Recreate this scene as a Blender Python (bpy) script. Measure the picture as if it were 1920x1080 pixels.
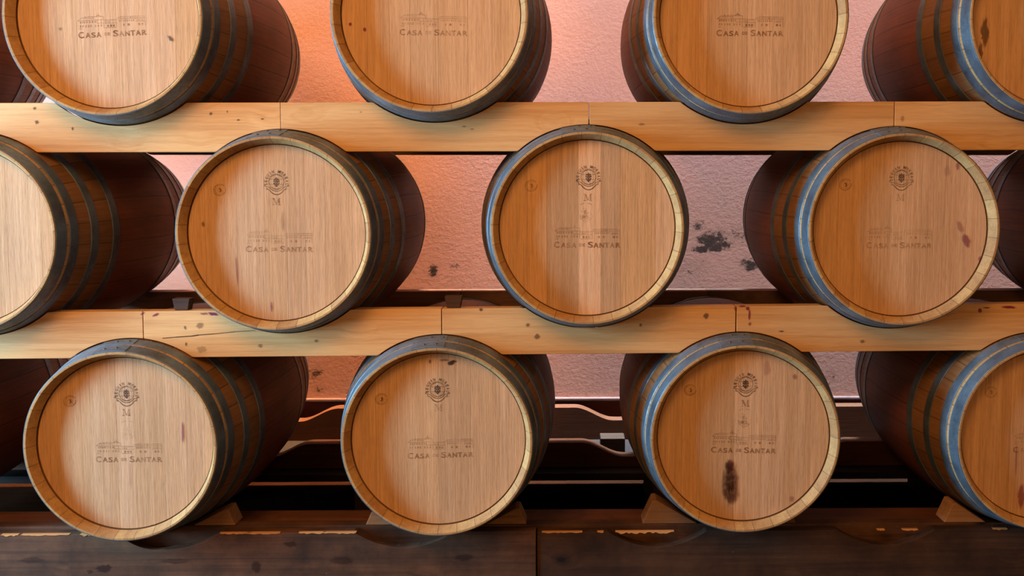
import bpy, bmesh, math, random
from mathutils import Vector

# ------------------------------------------------------------------ scene, camera, light
for o in list(bpy.data.objects): bpy.data.objects.remove(o)
scene = bpy.context.scene
COL = scene.collection
PI = math.pi

CAM_Z, CAM_Y = 1.40, -2.6132           # the front faces of the barrels stand in the plane y = 0
FPX, PPX, PPY = 1654.37, 1085.93, 438.74   # focal length and principal point for 1920x1080
PITCH, YAW = 0.0640, 0.0158
cam_d = bpy.data.cameras.new('camera'); cam = bpy.data.objects.new('camera', cam_d); COL.objects.link(cam)
cam.location = (0, CAM_Y, CAM_Z)
cam.rotation_euler = (PI/2 - PITCH, 0, -YAW)
cam_d.sensor_fit = 'HORIZONTAL'; cam_d.sensor_width = 36.0
cam_d.lens = 36.0*FPX/1920
cam_d.shift_x = (960-PPX)/1920
cam_d.shift_y = (PPY-540)/1920
cam_d.clip_start = .05
scene.camera = cam

scene.view_settings.view_transform = 'Standard'
scene.view_settings.look = 'None'
scene.view_settings.gamma = 1.0
scene.view_settings.use_curve_mapping = False
scene.view_settings.exposure = 0.0

world = bpy.data.worlds.new('cellar_air'); scene.world = world; world.use_nodes = True
bg = world.node_tree.nodes['Background']
bg.inputs['Color'].default_value = (1.0, .50, .20, 1); bg.inputs['Strength'].default_value = .50

def area(name, loc, target, sx, sy, power, color):
    l = bpy.data.lights.new(name, 'AREA'); l.shape = 'RECTANGLE'; l.size = sx; l.size_y = sy
    l.energy = power; l.color = color
    o = bpy.data.objects.new(name, l); COL.objects.link(o); o.location = loc
    o.rotation_euler = (Vector(target)-Vector(loc)).to_track_quat('-Z', 'Y').to_euler()
    return o
# daylight from the tall window on the left, skimming along the barrel fronts
area('window_daylight', (-4.80, -1.02, 1.42), (0, -.5, 1.40), .66, 2.3, 640, (.38, .71, 1.0))
# warm lamp under the ceiling, in front of the rack
area('ceiling_lamp', (-1.6, -3.0, 4.0), (-.3, .2, 1.2), 1.6, 1.6, 120, (1.0, .50, .17))
# unseen strips over the gap behind the rack, added to wash the wall
area('warm_wall_fill', (-1.65, 1.18, 4.6), (-1.65, 1.27, 0), 3.2, .16, 56, (1.0, .60, .32)).data.spread = math.radians(16)
area('cool_wall_fill', (1.2, 1.18, 4.6), (1.2, 1.27, 0), 3.3, .16, 74, (.56, .76, 1.0)).data.spread = math.radians(16)

# ------------------------------------------------------------------ helpers
def at(px, py, y):
    """world point at depth y that the photograph shows at pixel (px, py)"""
    a = (px-PPX)/FPX; b = -(py-PPY)/FPX
    cp, sp, cy, sy = math.cos(PITCH), math.sin(PITCH), math.cos(YAW), math.sin(YAW)
    d = Vector((0, cp, -sp)) + Vector((1, 0, 0))*a + Vector((0, sp, cp))*b
    d = Vector((d.x*cy + d.y*sy, -d.x*sy + d.y*cy, d.z))
    t = (y-CAM_Y)/d.y
    return Vector((0, CAM_Y, CAM_Z)) + d*t

def mesh_obj(name, verts, faces, mat, parent=None, smooth=False, slots=None):
    me = bpy.data.meshes.new(name); me.from_pydata([tuple(v) for v in verts], [], faces)
    mats = mat if isinstance(mat, (list, tuple)) else [mat]
    for m in mats: me.materials.append(m)
    if slots:
        for p, s in zip(me.polygons, slots): p.material_index = s
    if smooth is True:
        for p in me.polygons: p.use_smooth = True
    me.validate(); me.update()
    return link(name, me, parent)
def link(name, me, parent=None, loc=(0, 0, 0)):
    o = bpy.data.objects.new(name, me); COL.objects.link(o); o.location = loc
    if parent: o.parent = parent
    return o
def fix_normals(o):
    bm = bmesh.new(); bm.from_mesh(o.data); bmesh.ops.recalc_face_normals(bm, faces=bm.faces[:]); bm.to_mesh(o.data); bm.free()
def tag(o, label, cat, group=None):
    o['label'] = label; o['category'] = cat
    if group: o['group'] = group
    return o
def structure(o, label):
    o['kind'] = 'structure'; o['label'] = label
    return o
def empty(name, loc):
    o = bpy.data.objects.new(name, None); COL.objects.link(o); o.location = loc; o.empty_display_size = .1
    return o
def bevel(o, w, seg=2):
    m = o.modifiers.new('bevel', 'BEVEL'); m.width = w; m.segments = seg; m.limit_method = 'ANGLE'; m.angle_limit = math.radians(50)

# ------------------------------------------------------------------ materials
class NT:
    def __init__(s, name, rough=.6, metallic=0., spec=.35):
        s.m = bpy.data.materials.new(name); s.m.use_nodes = True
        s.t = s.m.node_tree; s.b = s.t.nodes['Principled BSDF']
        s.b.inputs['Roughness'].default_value = rough; s.b.inputs['Metallic'].default_value = metallic
        s.b.inputs['Specular IOR Level'].default_value = spec
    def n(s, typ, **kw):
        nd = s.t.nodes.new(typ)
        for k, v in kw.items(): setattr(nd, k, v)
        return nd
    def l(s, a, b): s.t.links.new(a, b)
    def put(s, sock, v):
        if hasattr(v, 'is_output'): s.l(v, sock)
        elif isinstance(v, (tuple, list)) and len(v) == 3 and sock.type == 'RGBA': sock.default_value = (*v, 1)
        else: sock.default_value = v
    def coord(s, scale=(1, 1, 1), loc=(0, 0, 0), kind='Object'):
        c = s.n('ShaderNodeTexCoord'); mp = s.n('ShaderNodeMapping')
        s.l(c.outputs[kind], mp.inputs['Vector']); mp.inputs['Scale'].default_value = scale; mp.inputs['Location'].default_value = loc
        return mp.outputs[0]
    def noise(s, vec, scale, detail=4, rough=.55, dist=0):
        nd = s.n('ShaderNodeTexNoise'); s.l(vec, nd.inputs['Vector'])
        nd.inputs['Scale'].default_value = scale; nd.inputs['Detail'].default_value = detail
        nd.inputs['Roughness'].default_value = rough; nd.inputs['Distortion'].default_value = dist
        return nd.outputs['Fac']
    def math(s, op, a, b=0., c=0., clamp=False):
        nd = s.n('ShaderNodeMath', operation=op); nd.use_clamp = clamp
        s.put(nd.inputs[0], a); s.put(nd.inputs[1], b); s.put(nd.inputs[2], c)
        return nd.outputs[0]
    def vadd(s, a, b):
        nd = s.n('ShaderNodeVectorMath', operation='ADD'); s.put(nd.inputs[0], a); s.put(nd.inputs[1], b); return nd.outputs[0]
    def rng(s, v, a, b, c, d, smooth=False):
        nd = s.n('ShaderNodeMapRange'); nd.clamp = True
        if smooth: nd.interpolation_type = 'SMOOTHSTEP'
        s.put(nd.inputs[0], v)
        for i, q in enumerate((a, b, c, d)): s.put(nd.inputs[i+1], q)
        return nd.outputs[0]
    def mix(s, f, a, b, mode='MIX'):
        nd = s.n('ShaderNodeMix'); nd.data_type = 'RGBA'; nd.blend_type = mode
        s.put(nd.inputs[0], f); s.put(nd.inputs[6], a); s.put(nd.inputs[7], b)
        return nd.outputs[2]
    def sep(s, v):
        nd = s.n('ShaderNodeSeparateXYZ'); s.l(v, nd.inputs[0]); return nd.outputs
    def grey(s, v):
        nd = s.n('ShaderNodeCombineColor'); [s.put(nd.inputs[i], v) for i in range(3)]; return nd.outputs[0]
    def scl(s, col, f):
        return s.mix(1.0, col, s.grey(f), 'MULTIPLY')
    def bump(s, h, strength, dist=.002):
        nd = s.n('ShaderNodeBump'); nd.inputs['Strength'].default_value = strength; nd.inputs['Distance'].default_value = dist
        s.l(h, nd.inputs['Height']); s.l(nd.outputs[0], s.b.inputs['Normal'])
    def color(s, c): s.put(s.b.inputs['Base Color'], c)

def m_oak_head():
    s = NT('oak_head', .62, spec=.25)
    at_ = s.n('ShaderNodeAttribute', attribute_name='tone')      # per board: r brightness, g hue, b seed
    r, g, b = s.sep(at_.outputs['Vector'])
    off = s.n('ShaderNodeCombineXYZ'); s.l(s.math('MULTIPLY', b, 17.), off.inputs[0]); s.l(s.math('MULTIPLY', b, 9.), off.inputs[2])
    oi = s.n('ShaderNodeObjectInfo')
    v = s.vadd(s.coord((1, 1, 1)), off.outputs[0])
    v = s.vadd(v, oi.outputs['Location'])
    def st(sx, sz):
        mp = s.n('ShaderNodeMapping'); s.l(v, mp.inputs[0]); mp.inputs['Scale'].default_value = (sx, 1, sz); return mp.outputs[0]
    fine = s.noise(st(170, 5.), 1, 3, .6, .3)
    pores = s.noise(st(420, 26), 1, 2, .6)
    band = s.noise(st(26, .9), 1, 3, .55, 1.2)
    c = s.mix(g, (.60, .335, .150), (.62, .385, .225))
    c = s.mix(s.rng(band, .3, .7, 0, .55), c, (.44, .225, .095))
    k = s.math('MULTIPLY', s.rng(fine, .3, .7, .80, 1.10), s.rng(pores, .30, .52, .84, 1.02))
    k = s.math('MULTIPLY', k, r)
    s.color(s.scl(c, k))
    s.bump(s.math('ADD', fine, pores), .35, .0012)
    return s.m

def m_stave_side():
    s = NT('stained_staves', .55, spec=.35)
    v = s.coord()
    x, y, z = s.sep(v)
    ang = s.math('ARCTAN2', x, z)
    sa = s.math('MULTIPLY', ang, 30/(2*PI))
    idx = s.math('FLOOR', sa)
    wn = s.n('ShaderNodeTexWhiteNoise', noise_dimensions='1D'); s.l(idx, wn.inputs['W'])
    fr = s.math('FRACT', sa)
    seam = s.math('MINIMUM', fr, s.math('SUBTRACT', 1., fr))
    seamk = s.rng(seam, 0, .035, .35, 1)
    cv = s.n('ShaderNodeCombineXYZ'); s.l(s.math('MULTIPLY', ang, 60.), cv.inputs[0]); s.l(s.math('MULTIPLY', y, 5.), cv.inputs[1]); s.l(wn.outputs[0], cv.inputs[2])
    grain = s.noise(cv.outputs[0], 1, 4, .6, .4)
    cv2 = s.n('ShaderNodeCombineXYZ'); s.l(s.math('MULTIPLY', ang, 3.), cv2.inputs[0]); s.l(s.math('MULTIPLY', y, 5.), cv2.inputs[1])
    blot = s.noise(cv2.outputs[0], 1, 4, .6)
    dy = s.math('ABSOLUTE', s.math('SUBTRACT', y, .475))
    belly = s.rng(s.math('ADD', dy, s.math('MULTIPLY', s.math('SUBTRACT', blot, .5), .03)), .205, .225, 1, 0, True)   # wine-stained middle third
    end = s.rng(dy, .415, .425, 0, 1)
    wood = s.mix(end, (.23, .105, .036), (.42, .24, .10))
    c = s.mix(belly, wood, (.20, .058, .022))
    k = s.math('MULTIPLY', s.rng(grain, .25, .75, .7, 1.2), s.rng(wn.outputs[0], 0, 1, .8, 1.15))
    k = s.math('MULTIPLY', k, seamk)
    k = s.math('MULTIPLY', k, s.rng(blot, .3, .7, .75, 1.1))
    s.color(s.scl(c, k))
    s.bump(s.math('ADD', grain, s.math('MULTIPLY', seamk, 2.)), .3, .0015)
    return s.m

def m_stave_end():
    s = NT('stave_end_grain', .7, spec=.2)
    v = s.coord(); x, y, z = s.sep(v)
    ang = s.math('ARCTAN2', x, z)
    oi = s.n('ShaderNodeObjectInfo')
    sa = s.math('ADD', s.math('MULTIPLY', ang, 30/(2*PI)), s.math('MULTIPLY', oi.outputs['Random'], 3.))
    wn = s.n('ShaderNodeTexWhiteNoise', noise_dimensions='2D'); 
    cw = s.n('ShaderNodeCombineXYZ'); s.l(s.math('FLOOR', sa), cw.inputs[0]); s.l(s.math('MULTIPLY', oi.outputs['Random'], 99.), cw.inputs[1])
    s.l(cw.outputs[0], wn.inputs['Vector'])
    fr = s.math('FRACT', sa)
    seamk = s.rng(s.math('MINIMUM', fr, s.math('SUBTRACT', 1., fr)), 0, .03, .45, 1)
    n = s.noise(v, 45, 5, .65); n2 = s.noise(v, 260, 3, .6)
    c = s.mix(wn.outputs[0], (.38, .195, .074), (.50, .295, .112))
    c = s.mix(s.rng(n, .42, .75, 0, .5), c, (.18, .09, .04))
    k = s.math('MULTIPLY', seamk, s.rng(n2, .3, .7, .82, 1.1))
    s.color(s.scl(c, k)); s.bump(n2, .3, .001)
    return s.m

def m_hoop():
    s = NT('galvanised_hoop', .45, metallic=.5, spec=.5)
    v = s.coord()
    n = s.noise(v, 9, 5, .6); n2 = s.noise(v, 70, 4, .65); sp = s.noise(v, 150, 2, .5)
    c = s.mix(s.rng(n, .35, .7, 0, 1), (.150, .205, .26), (.058, .066, .080))
    c = s.mix(s.rng(n2, .56, .75, 0, .6), c, (.08, .07, .065))
    c = s.mix(s.rng(sp, .70, .74, 0, .8), c, (.03, .025, .02))
    s.color(c)
    s.put(s.b.inputs['Roughness'], s.rng(n2, .3, .7, .34, .56))
    s.bump(n2, .15, .001)
    return s.m

def m_rivet():
    s = NT('dark_rivet_steel', .45, metallic=.7); s.color((.10, .09, .09)); return s.m

def m_pine(name, c0, c1, dark, rough=.5, knots=True, dirt=0., freq=1.):
    s = NT(name, rough, spec=.3)
    oi = s.n('ShaderNodeObjectInfo')
    tint = s.n('ShaderNodeSeparateColor'); s.l(oi.outputs['Color'], tint.inputs[0])
    seed = s.n('ShaderNodeCombineXYZ'); s.l(s.math('MULTIPLY', oi.outputs['Random'], 40.), seed.inputs[0]); s.l(s.math('MULTIPLY', oi.outputs['Random'], 13.), seed.inputs[2])
    v = s.vadd(s.coord(), seed.outputs[0])
    def st(a, b):
        mp = s.n('ShaderNodeMapping'); s.l(v, mp.inputs[0]); mp.inputs['Scale'].default_value = (a, 1.+b*.5, b); return mp.outputs[0]
    vo = s.n('ShaderNodeTexVoronoi'); mpv = s.n('ShaderNodeMapping'); s.l(v, mpv.inputs[0]); mpv.inputs['Scale'].default_value = (5.5, 0, 9.)
    s.l(mpv.outputs[0], vo.inputs['Vector']); vo.inputs['Scale'].default_value = 1.
    kd = vo.outputs['Distance']
    kc = s.n('ShaderNodeSeparateColor'); s.l(vo.outputs['Color'], kc.inputs[0])
    has = s.math('GREATER_THAN', kc.outputs[0], .55)
    warp = s.math('MULTIPLY', s.rng(kd, 0, .45, 1, 0, True), has)
    wv = s.n('ShaderNodeCombineXYZ'); s.l(s.math('MULTIPLY', warp, 1.6), wv.inputs[2])
    big = s.noise(s.vadd(st(.9*freq, 14*freq), wv.outputs[0]), 1, 4, .55, .8)
    ring = s.noise(s.vadd(st(1.6*freq, 80*freq), wv.outputs[0]), 1, 3, .55, .4)
    fib = s.noise(st(14, 420), 1, 2, .6)
    c = s.mix(s.rng(big, .3, .7, 0, 1, True), c0, c1)
    c = s.mix(s.rng(ring, .47, .68, 0, .45), c, dark)
    if knots:
        kn = s.math('MULTIPLY', s.rng(kd, .05, .11, 1, 0, True), has)
        kn2 = s.math('MULTIPLY', s.rng(kd, .08, .24, .5, 0, True), has)
        c = s.mix(kn2, c, dark)
        c = s.mix(s.math('MULTIPLY', kn, .85), c, (dark[0]*.35, dark[1]*.3, dark[2]*.3))
    k = s.rng(fib, .3, .7, .88, 1.07)
    if dirt:
        d1 = s.noise(v, 5, 5, .65); k = s.math('MULTIPLY', k, s.rng(d1, .35, .68, 1., 1.-dirt))
    k = s.math('MULTIPLY', k, tint.outputs[0])
    c = s.scl(c, k)
    if dirt:
        d2 = s.noise(v, 90, 3, .5); c = s.mix(s.rng(d2, .73, .76, 0, .5), c, (.35, .28, .22))
    s.color(c); s.bump(s.math('ADD', ring, fib), .22, .001)
    return s.m

def m_wall(spots):
    s = NT('salmon_plaster', .85, spec=.15)
    v = s.coord()
    n = s.noise(v, 2.2, 5, .6); n2 = s.noise(v, 55, 6, .6); n3 = s.noise(v, 170, 3, .55)
    x, y, z = s.sep(v)
    c = s.mix(s.rng(n, .3, .7, 0, 1), (.66, .355, .275), (.60, .325, .26))
    # grubby plaster low down, with the warmer light there mixed into its colour
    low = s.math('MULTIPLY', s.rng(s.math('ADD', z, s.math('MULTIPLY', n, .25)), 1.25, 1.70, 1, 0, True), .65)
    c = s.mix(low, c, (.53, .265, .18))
    tot = None
    for (sx, sz, rx, rz, a) in spots:
        dx = s.math('DIVIDE', s.math('SUBTRACT', x, sx), rx); dz = s.math('DIVIDE', s.math('SUBTRACT', z, sz), rz)
        d = s.math('ADD', s.math('MULTIPLY', dx, dx), s.math('MULTIPLY', dz, dz))
        q = s.rng(d, 0, 1, a, 0)
        tot = q if tot is None else s.math('MAXIMUM', tot, q)
    mn = s.noise(s.coord((1, 1, 1.2)), 34, 8, .78)
    mold = s.math('MULTIPLY', s.rng(s.math('ADD', mn, s.math('MULTIPLY', tot, .33)), .66, .76, 0, 1), s.rng(tot, .02, .25, 0, 1))
    c = s.mix(s.math('MULTIPLY', tot, .30), c, (.22, .15, .11))
    c = s.mix(s.math('MULTIPLY', mold, .9), c, (.028, .02, .016))
    s.color(c)
    s.bump(s.math('ADD', s.math('MULTIPLY', n2, 1.), s.math('MULTIPLY', n3, .4)), .20, .005)
    return s.m

def m_ink(name, col, lo, hi):
    s = NT(name, .8, spec=.1); s.color(col)
    oi = s.n('ShaderNodeObjectInfo'); cc = s.n('ShaderNodeSeparateColor'); s.l(oi.outputs['Color'], cc.inputs[0])
    v = s.vadd(s.coord(), oi.outputs['Location'])
    n = s.noise(v, 28, 3, .6)
    n2 = s.noise(v, 260, 2, .6)
    a = s.math('MULTIPLY', s.rng(n, .34, .62, lo, hi), s.rng(n2, .3, .6, .6, 1))
    a = s.math('MULTIPLY', a, cc.outputs[0])
    s.put(s.b.inputs['Alpha'], a); return s.m

def m_stain(name, col):
    s = NT(name, .6, spec=.2); s.color(col)
    at_ = s.n('ShaderNodeAttribute', attribute_name='fade')
    oi = s.n('ShaderNodeObjectInfo'); cc = s.n('ShaderNodeSeparateColor'); s.l(oi.outputs['Color'], cc.inputs[0])
    v = s.coord((1, 1, .3))
    n = s.noise(v, 120, 5, .65)
    a = s.math('MULTIPLY', s.rng(s.math('ADD', at_.outputs['Fac'], s.math('MULTIPLY', s.math('SUBTRACT', n, .5), .9)), .15, .75, 0, 1, True), cc.outputs[0])
    s.put(s.b.inputs['Alpha'], a); return s.m

def m_plain(name, col, rough=.7, var=.2, scale=20, spec=.2):
    s = NT(name, rough, spec=spec)
    n = s.noise(s.coord((.3, 1, 1)), scale, 5, .6)
    s.color(s.scl(s.mix(0., col, col), s.rng(n, .3, .7, 1-var, 1+var))); s.bump(n, .25, .003)
    return s.m

HEAD = m_oak_head(); SIDE = m_stave_side(); ENDG = m_stave_end(); HOOP = m_hoop(); RIVET = m_rivet()
PINE = m_pine('pine_plank', (.70, .41, .175), (.63, .335, .125), (.44, .20, .065), knots=False)
BEAM = m_pine('weathered_dark_beam', (.140, .058, .025), (.088, .034, .014), (.024, .010, .006), .75, True, .72, .9)
REDB = m_pine('red_brown_board', (.16, .055, .022), (.11, .036, .015), (.05, .016, .008), .7, False, .3)
GREYB = m_pine('old_grey_brown_board', (.12, .06, .036), (.085, .042, .026), (.04, .02, .013), .75, True, .3)
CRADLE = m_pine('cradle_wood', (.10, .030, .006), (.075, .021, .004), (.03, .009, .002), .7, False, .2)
WEDGE = m_pine('wedge_wood', (.36, .19, .085), (.29, .14, .06), (.15, .065, .025), .65, False, .2)
GROOVE = m_plain('dark_croze', (.15, .068, .024), .9)
BURN = m_ink('burned_print', (.17, .065, .022), .30, .95)
STAMP = m_ink('dark_stamp_ink', (.040, .026, .026), .55, 1.)
WINE = m_stain('wine_stain_ink', (.16, .018, .05))
SOOT = m_stain('dark_blot', (.035, .015, .012))
DRIP = m_stain('brown_wine_drip', (.095, .018, .016))
MAROON = m_stain('magenta_wine', (.22, .02, .07))

# ------------------------------------------------------------------ room shell
WALL_Y = 1.42
def wp(px, py): p = at(px, py, WALL_Y); return p.x, p.z
spots = []
for px, py, rx, rz, a in ((1340, 452, .11, .07, 1.), (1315, 466, .06, .03, 1.), (1406, 497, .06, .04, 1.), (1310, 425, .05, .04, .6), (1385, 440, .06, .06, .6),
                          (812, 508, .03, .05, .95), (852, 500, .03, .02, .7), (592, 700, .045, .05, .75), (600, 730, .04, .03, .6), (1300, 500, .1, .05, .45),
                          (1285, 300, .04, .03, .4), (1560, 700, .04, .06, .4)):
    x, z = wp(px, py); spots.append((x, z, rx, rz, a))
WALL = m_wall(spots)
def box(x0, x1, y0, y1, z0, z1):
    v = [(x, y, z) for x in (x0, x1) for y in (y0, y1) for z in (z0, z1)]
    f = [(0, 1, 3, 2), (4, 6, 7, 5), (0, 4, 5, 1), (2, 3, 7, 6), (0, 2, 6, 4), (1, 5, 7, 3)]
    return v, f
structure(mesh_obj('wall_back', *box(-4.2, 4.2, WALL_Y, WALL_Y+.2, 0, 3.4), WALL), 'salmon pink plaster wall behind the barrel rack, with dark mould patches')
structure(mesh_obj('floor', *box(-4.2, 4.2, -4.5, WALL_Y+.2, -.1, 0), m_plain('cellar_floor', (.016, .006, .003), .95, spec=0.)), 'dark cellar floor')
zt = at(1100, 752, WALL_Y-.05).z
structure(mesh_obj('baseboard_back', *box(-4.2, 4.2, WALL_Y-.008, WALL_Y, 0, zt-.012), m_plain('maroon_base', (.13, .035, .02), .7)), 'dark red base along the back wall')  # thin dark red slab over the wall below the ledge
tr = structure(mesh_obj('trim_1', *box(-4.2, 4.2, WALL_Y-.018, WALL_Y, zt-.012, zt+.008), m_plain('pink_ledge', (.15, .08, .065), .6, .08)), 'thin pale pink ledge along the foot of the back wall')
bevel(tr, .007, 3)

# ------------------------------------------------------------------ barrel shapes (front face centre at the local origin)
L, RC, RB = .95, .2865, .3495
HEAD_Y, RH = .034, .2640
def prof(y): return RB-(RB-RC)*((y-L/2)/(L/2))**2
NSEG = 96
def lathe(prs, seg=NSEG, closed=False):
    """prs: list of (r, y, slot) rings; returns verts, faces, slots"""
    v, f, sl = [], [], []
    for r, y, s in prs:
        for k in range(seg):
            a = 2*PI*k/seg; v.append((r*math.sin(a), y, r*math.cos(a)))
    n = len(prs); rng = range(n if closed else n-1)
    for i in rng:
        j = (i+1) % n
        for k in range(seg):
            m = (k+1) % seg
            f.append((i*seg+k, i*seg+m, j*seg+m, j*seg+k)); sl.append(prs[j][2])
    return v, f, sl
def smooth_by_angle(me, deg=35):
    for p in me.polygons: p.use_smooth = True
    bm = bmesh.new(); bm.from_mesh(me)
    bmesh.ops.recalc_face_normals(bm, faces=bm.faces[:])
    for e in bm.edges:
        if len(e.link_faces) == 2 and e.calc_face_angle(0) > math.radians(deg): e.smooth = False
    bm.to_mesh(me); bm.free()

rings = [(RH-.006, HEAD_Y+.022, 0), (RH-.003, HEAD_Y+.003, 2), (RH+.0030, HEAD_Y+.002, 2), (RH+.0034, HEAD_Y-.003, 2), (RH+.002, HEAD_Y-.0045, 1), (RC-.0075, .0010, 1), (RC-.0065, 0, 1), (RC-.001, 0, 1), (RC, .001, 1)]
for i in range(1, 24): y = .001+(L-.002)*i/24; rings.append((prof(y), y, 0))
rings += [(RC, L-.001, 0), (RC-.001, L, 1), (RC-.016, L, 1), (RH+.001, L-HEAD_Y+.006, 1), (RH+.0035, L-HEAD_Y-.004, 2), (RH-.004, L-HEAD_Y-.022, 0)]
bv, bf, bs = lathe(rings)
body_me = bpy.data.meshes.new('stave_body'); body_me.from_pydata(bv, [], bf)
for m in (SIDE, ENDG, GROOVE): body_me.materials.append(m)
for p, s_ in zip(body_me.polygons, bs): p.material_index = s_
smooth_by_angle(body_me, 30)

def hoop_mesh(y0, y1, name):
    th, lap = .0022, .0020
    a_lo, a_hi = math.radians(-15), math.radians(4.5)       # the riveted overlap at the crown
    ym = (y0+y1)/2
    angs = [2*PI*k/128-PI for k in range(128)]
    angs = sorted(angs+[a_lo-.0005, a_lo, a_hi, a_hi+.0005])
    v, f = [], []
    ys = [y0, y0+.0012, y1-.0012, y1]
    for a in angs:
        ex = lap if a_lo <= a <= a_hi else 0.
        # the end of the lap runs out in a rounded tongue
        for j, y in enumerate(ys):
            r = prof(y)+th+ex-(.0010 if j in (0, 3) else 0)
            v.append((r*math.sin(a), y, r*math.cos(a)))
        for y in (y1, y0):
            r = prof(y)-.001; v.append((r*math.sin(a), y, r*math.cos(a)))
    n = len(angs)
    for i in range(n):
        j = (i+1) % n
        for k in range(6):
            m = (k+1) % 6; f.append((i*6+k, j*6+k, j*6+m, i*6+m))
    me = bpy.data.meshes.new(name); me.from_pydata(v, [], f); me.materials.append(HOOP)
    smooth_by_angle(me, 25)
    return me
HY = [(.0015, .041), (.053, .085), (.138, .170), (.238, .272)]
hoop_mes = [hoop_mesh(a, b, 'hoop') for a, b in HY] + [hoop_mesh(L-b, L-a, 'hoop') for a, b in reversed(HY)]

def dome(r, h, seg=12):
    v = [(0, 0, h)]; f = []
    for i, q in enumerate((.45, .8, 1.)):
        for k in range(seg):
            a = 2*PI*k/seg; v.append((r*q*math.cos(a), r*q*math.sin(a), h*math.sqrt(max(0, 1-q*q)) - (.0005 if q == 1. else 0)))
    for k in range(seg): f.append((0, 1+k, 1+(k+1) % seg))
    for i in range(2):
        for k in range(seg):
            a, b = 1+i*seg+k, 1+i*seg+(k+1) % seg; f.append((a, a+seg, b+seg, b))
    me = bpy.data.meshes.new('rivet'); me.from_pydata(v, [], f); me.materials.append(RIVET)
    for p in me.polygons: p.use_smooth = True
    return me
rivet_me = dome(.0048, .0028)

rnd = random.Random(7)
def head_mesh(cuts, tones, R=RH-.0012, back=False):
    xs = [-R]+[c for c in cuts if -R+.01 < c < R-.01]+[R]
    v, f, cols = [], [], []
    y0, y1 = (HEAD_Y, HEAD_Y+.018) if not back else (L-HEAD_Y, L-HEAD_Y-.018)
    for i in range(len(xs)-1):
        g = .00022
        a = xs[i]+(g if i else 0); b = xs[i+1]-(g if i < len(xs)-2 else 0)
        N = 14
        px = [a+(b-a)*(.5-.5*math.cos(PI*k/N)) for k in range(N+1)]
        up = [(x, math.sqrt(max(0, R*R-x*x))) for x in px]
        poly = up+[(x, -z) for x, z in reversed(up)]
        clean = []
        for p in poly:
            if not clean or (abs(p[0]-clean[-1][0])+abs(p[1]-clean[-1][1])) > 1e-6: clean.append(p)
        if (abs(clean[0][0]-clean[-1][0])+abs(clean[0][1]-clean[-1][1])) < 1e-6: clean.pop()
        o = len(v); n = len(clean)
        # front face as vertical strips keeps the grain clean
        for y in (y0, y1): v += [(x, y, z) for x, z in clean]
        t, h = tones[i % len(tones)]; sd = rnd.random()
        def add(face): f.append(face); cols.append((t, h, sd))
        add(tuple(range(o, o+n))); add(tuple(reversed(range(o+n, o+2*n))))
        for k in range(n): m = (k+1) % n; add((o+k, o+n+k, o+n+m, o+m))
    me = bpy.data.meshes.new('head'); me.from_pydata(v, [], f); me.materials.append(HEAD)
    at_ = me.attributes.new('tone', 'FLOAT_VECTOR', 'FACE')
    for i, c in enumerate(cols): at_.data[i].vector = c
    bm = bmesh.new(); bm.from_mesh(me); bmesh.ops.recalc_face_normals(bm, faces=bm.faces[:]); bm.to_mesh(me); bm.free()
    return me

# ------------------------------------------------------------------ flat marks, drawn in the plane of the head
class Flat:
    def __init__(s): s.v, s.f = [], []
    def poly(s, pts): o = len(s.v); s.v += pts; s.f.append(tuple(range(o, o+len(pts))))
    def rect(s, x0, y0, x1, y1): s.poly([(x0, y0), (x1, y0), (x1, y1), (x0, y1)])
    def line(s, pts, w):
        for (x0, y0), (x1, y1) in zip(pts[:-1], pts[1:]):
            dx, dy = x1-x0, y1-y0; d = math.hypot(dx, dy) or 1; nx, ny = -dy/d*w/2, dx/d*w/2; ex, ey = dx/d*w*.3, dy/d*w*.3
            s.poly([(x0-ex+nx, y0-ey+ny), (x0-ex-nx, y0-ey-ny), (x1+ex-nx, y1+ey-ny), (x1+ex+nx, y1+ey+ny)])
    def arc(s, cx, cy, rx, ry, a0, a1, w, n=40):
        pts = [(cx+rx*math.cos(math.radians(a0+(a1-a0)*k/n)), cy+ry*math.sin(math.radians(a0+(a1-a0)*k/n))) for k in range(n+1)]
        s.line(pts, w)
    def disc(s, cx, cy, r, n=12): s.poly([(cx+r*math.cos(2*PI*k/n), cy+r*math.sin(2*PI*k/n)) for k in range(n)])
    def glyphs(s, v, f, fn):
        o = len(s.v); s.v += [fn(x, y) for x, y in v]; s.f += [tuple(i+o for i in q) for q in f]
    def mesh(s, name, mat):
        me = bpy.data.meshes.new(name); me.from_pydata([(x, 0, y) for x, y in s.v], [], s.f); me.materials.append(mat); me.validate()
        return me
def text2d(body, offset=.0):
    cu = bpy.data.curves.new('tmp', 'FONT'); cu.body = body; cu.size = 1.; cu.offset = offset; cu.resolution_u = 4
    o = bpy.data.objects.new('tmp', cu); COL.objects.link(o)
    dg = bpy.context.evaluated_depsgraph_get(); me = o.evaluated_get(dg).to_mesh()
    v = [(p.co.x, p.co.y) for p in me.vertices]; f = [tuple(p.vertices) for p in me.polygons]
    o.evaluated_get(dg).to_mesh_clear(); bpy.data.objects.remove(o); bpy.data.curves.remove(cu)
    x0 = min(p[0] for p in v); x1 = max(p[0] for p in v); y0 = min(p[1] for p in v); y1 = max(p[1] for p in v)
    return [((x-x0)/(x1-x0), (y-y0)/(y1-y0)) for x, y in v], f
def place(fl, body, x0, x1, y0, y1, offset=.01):
    v, f = text2d(body, offset)
    fl.glyphs(v, f, lambda x, y: (x0+(x1-x0)*x, y0+(y1-y0)*y))

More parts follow.
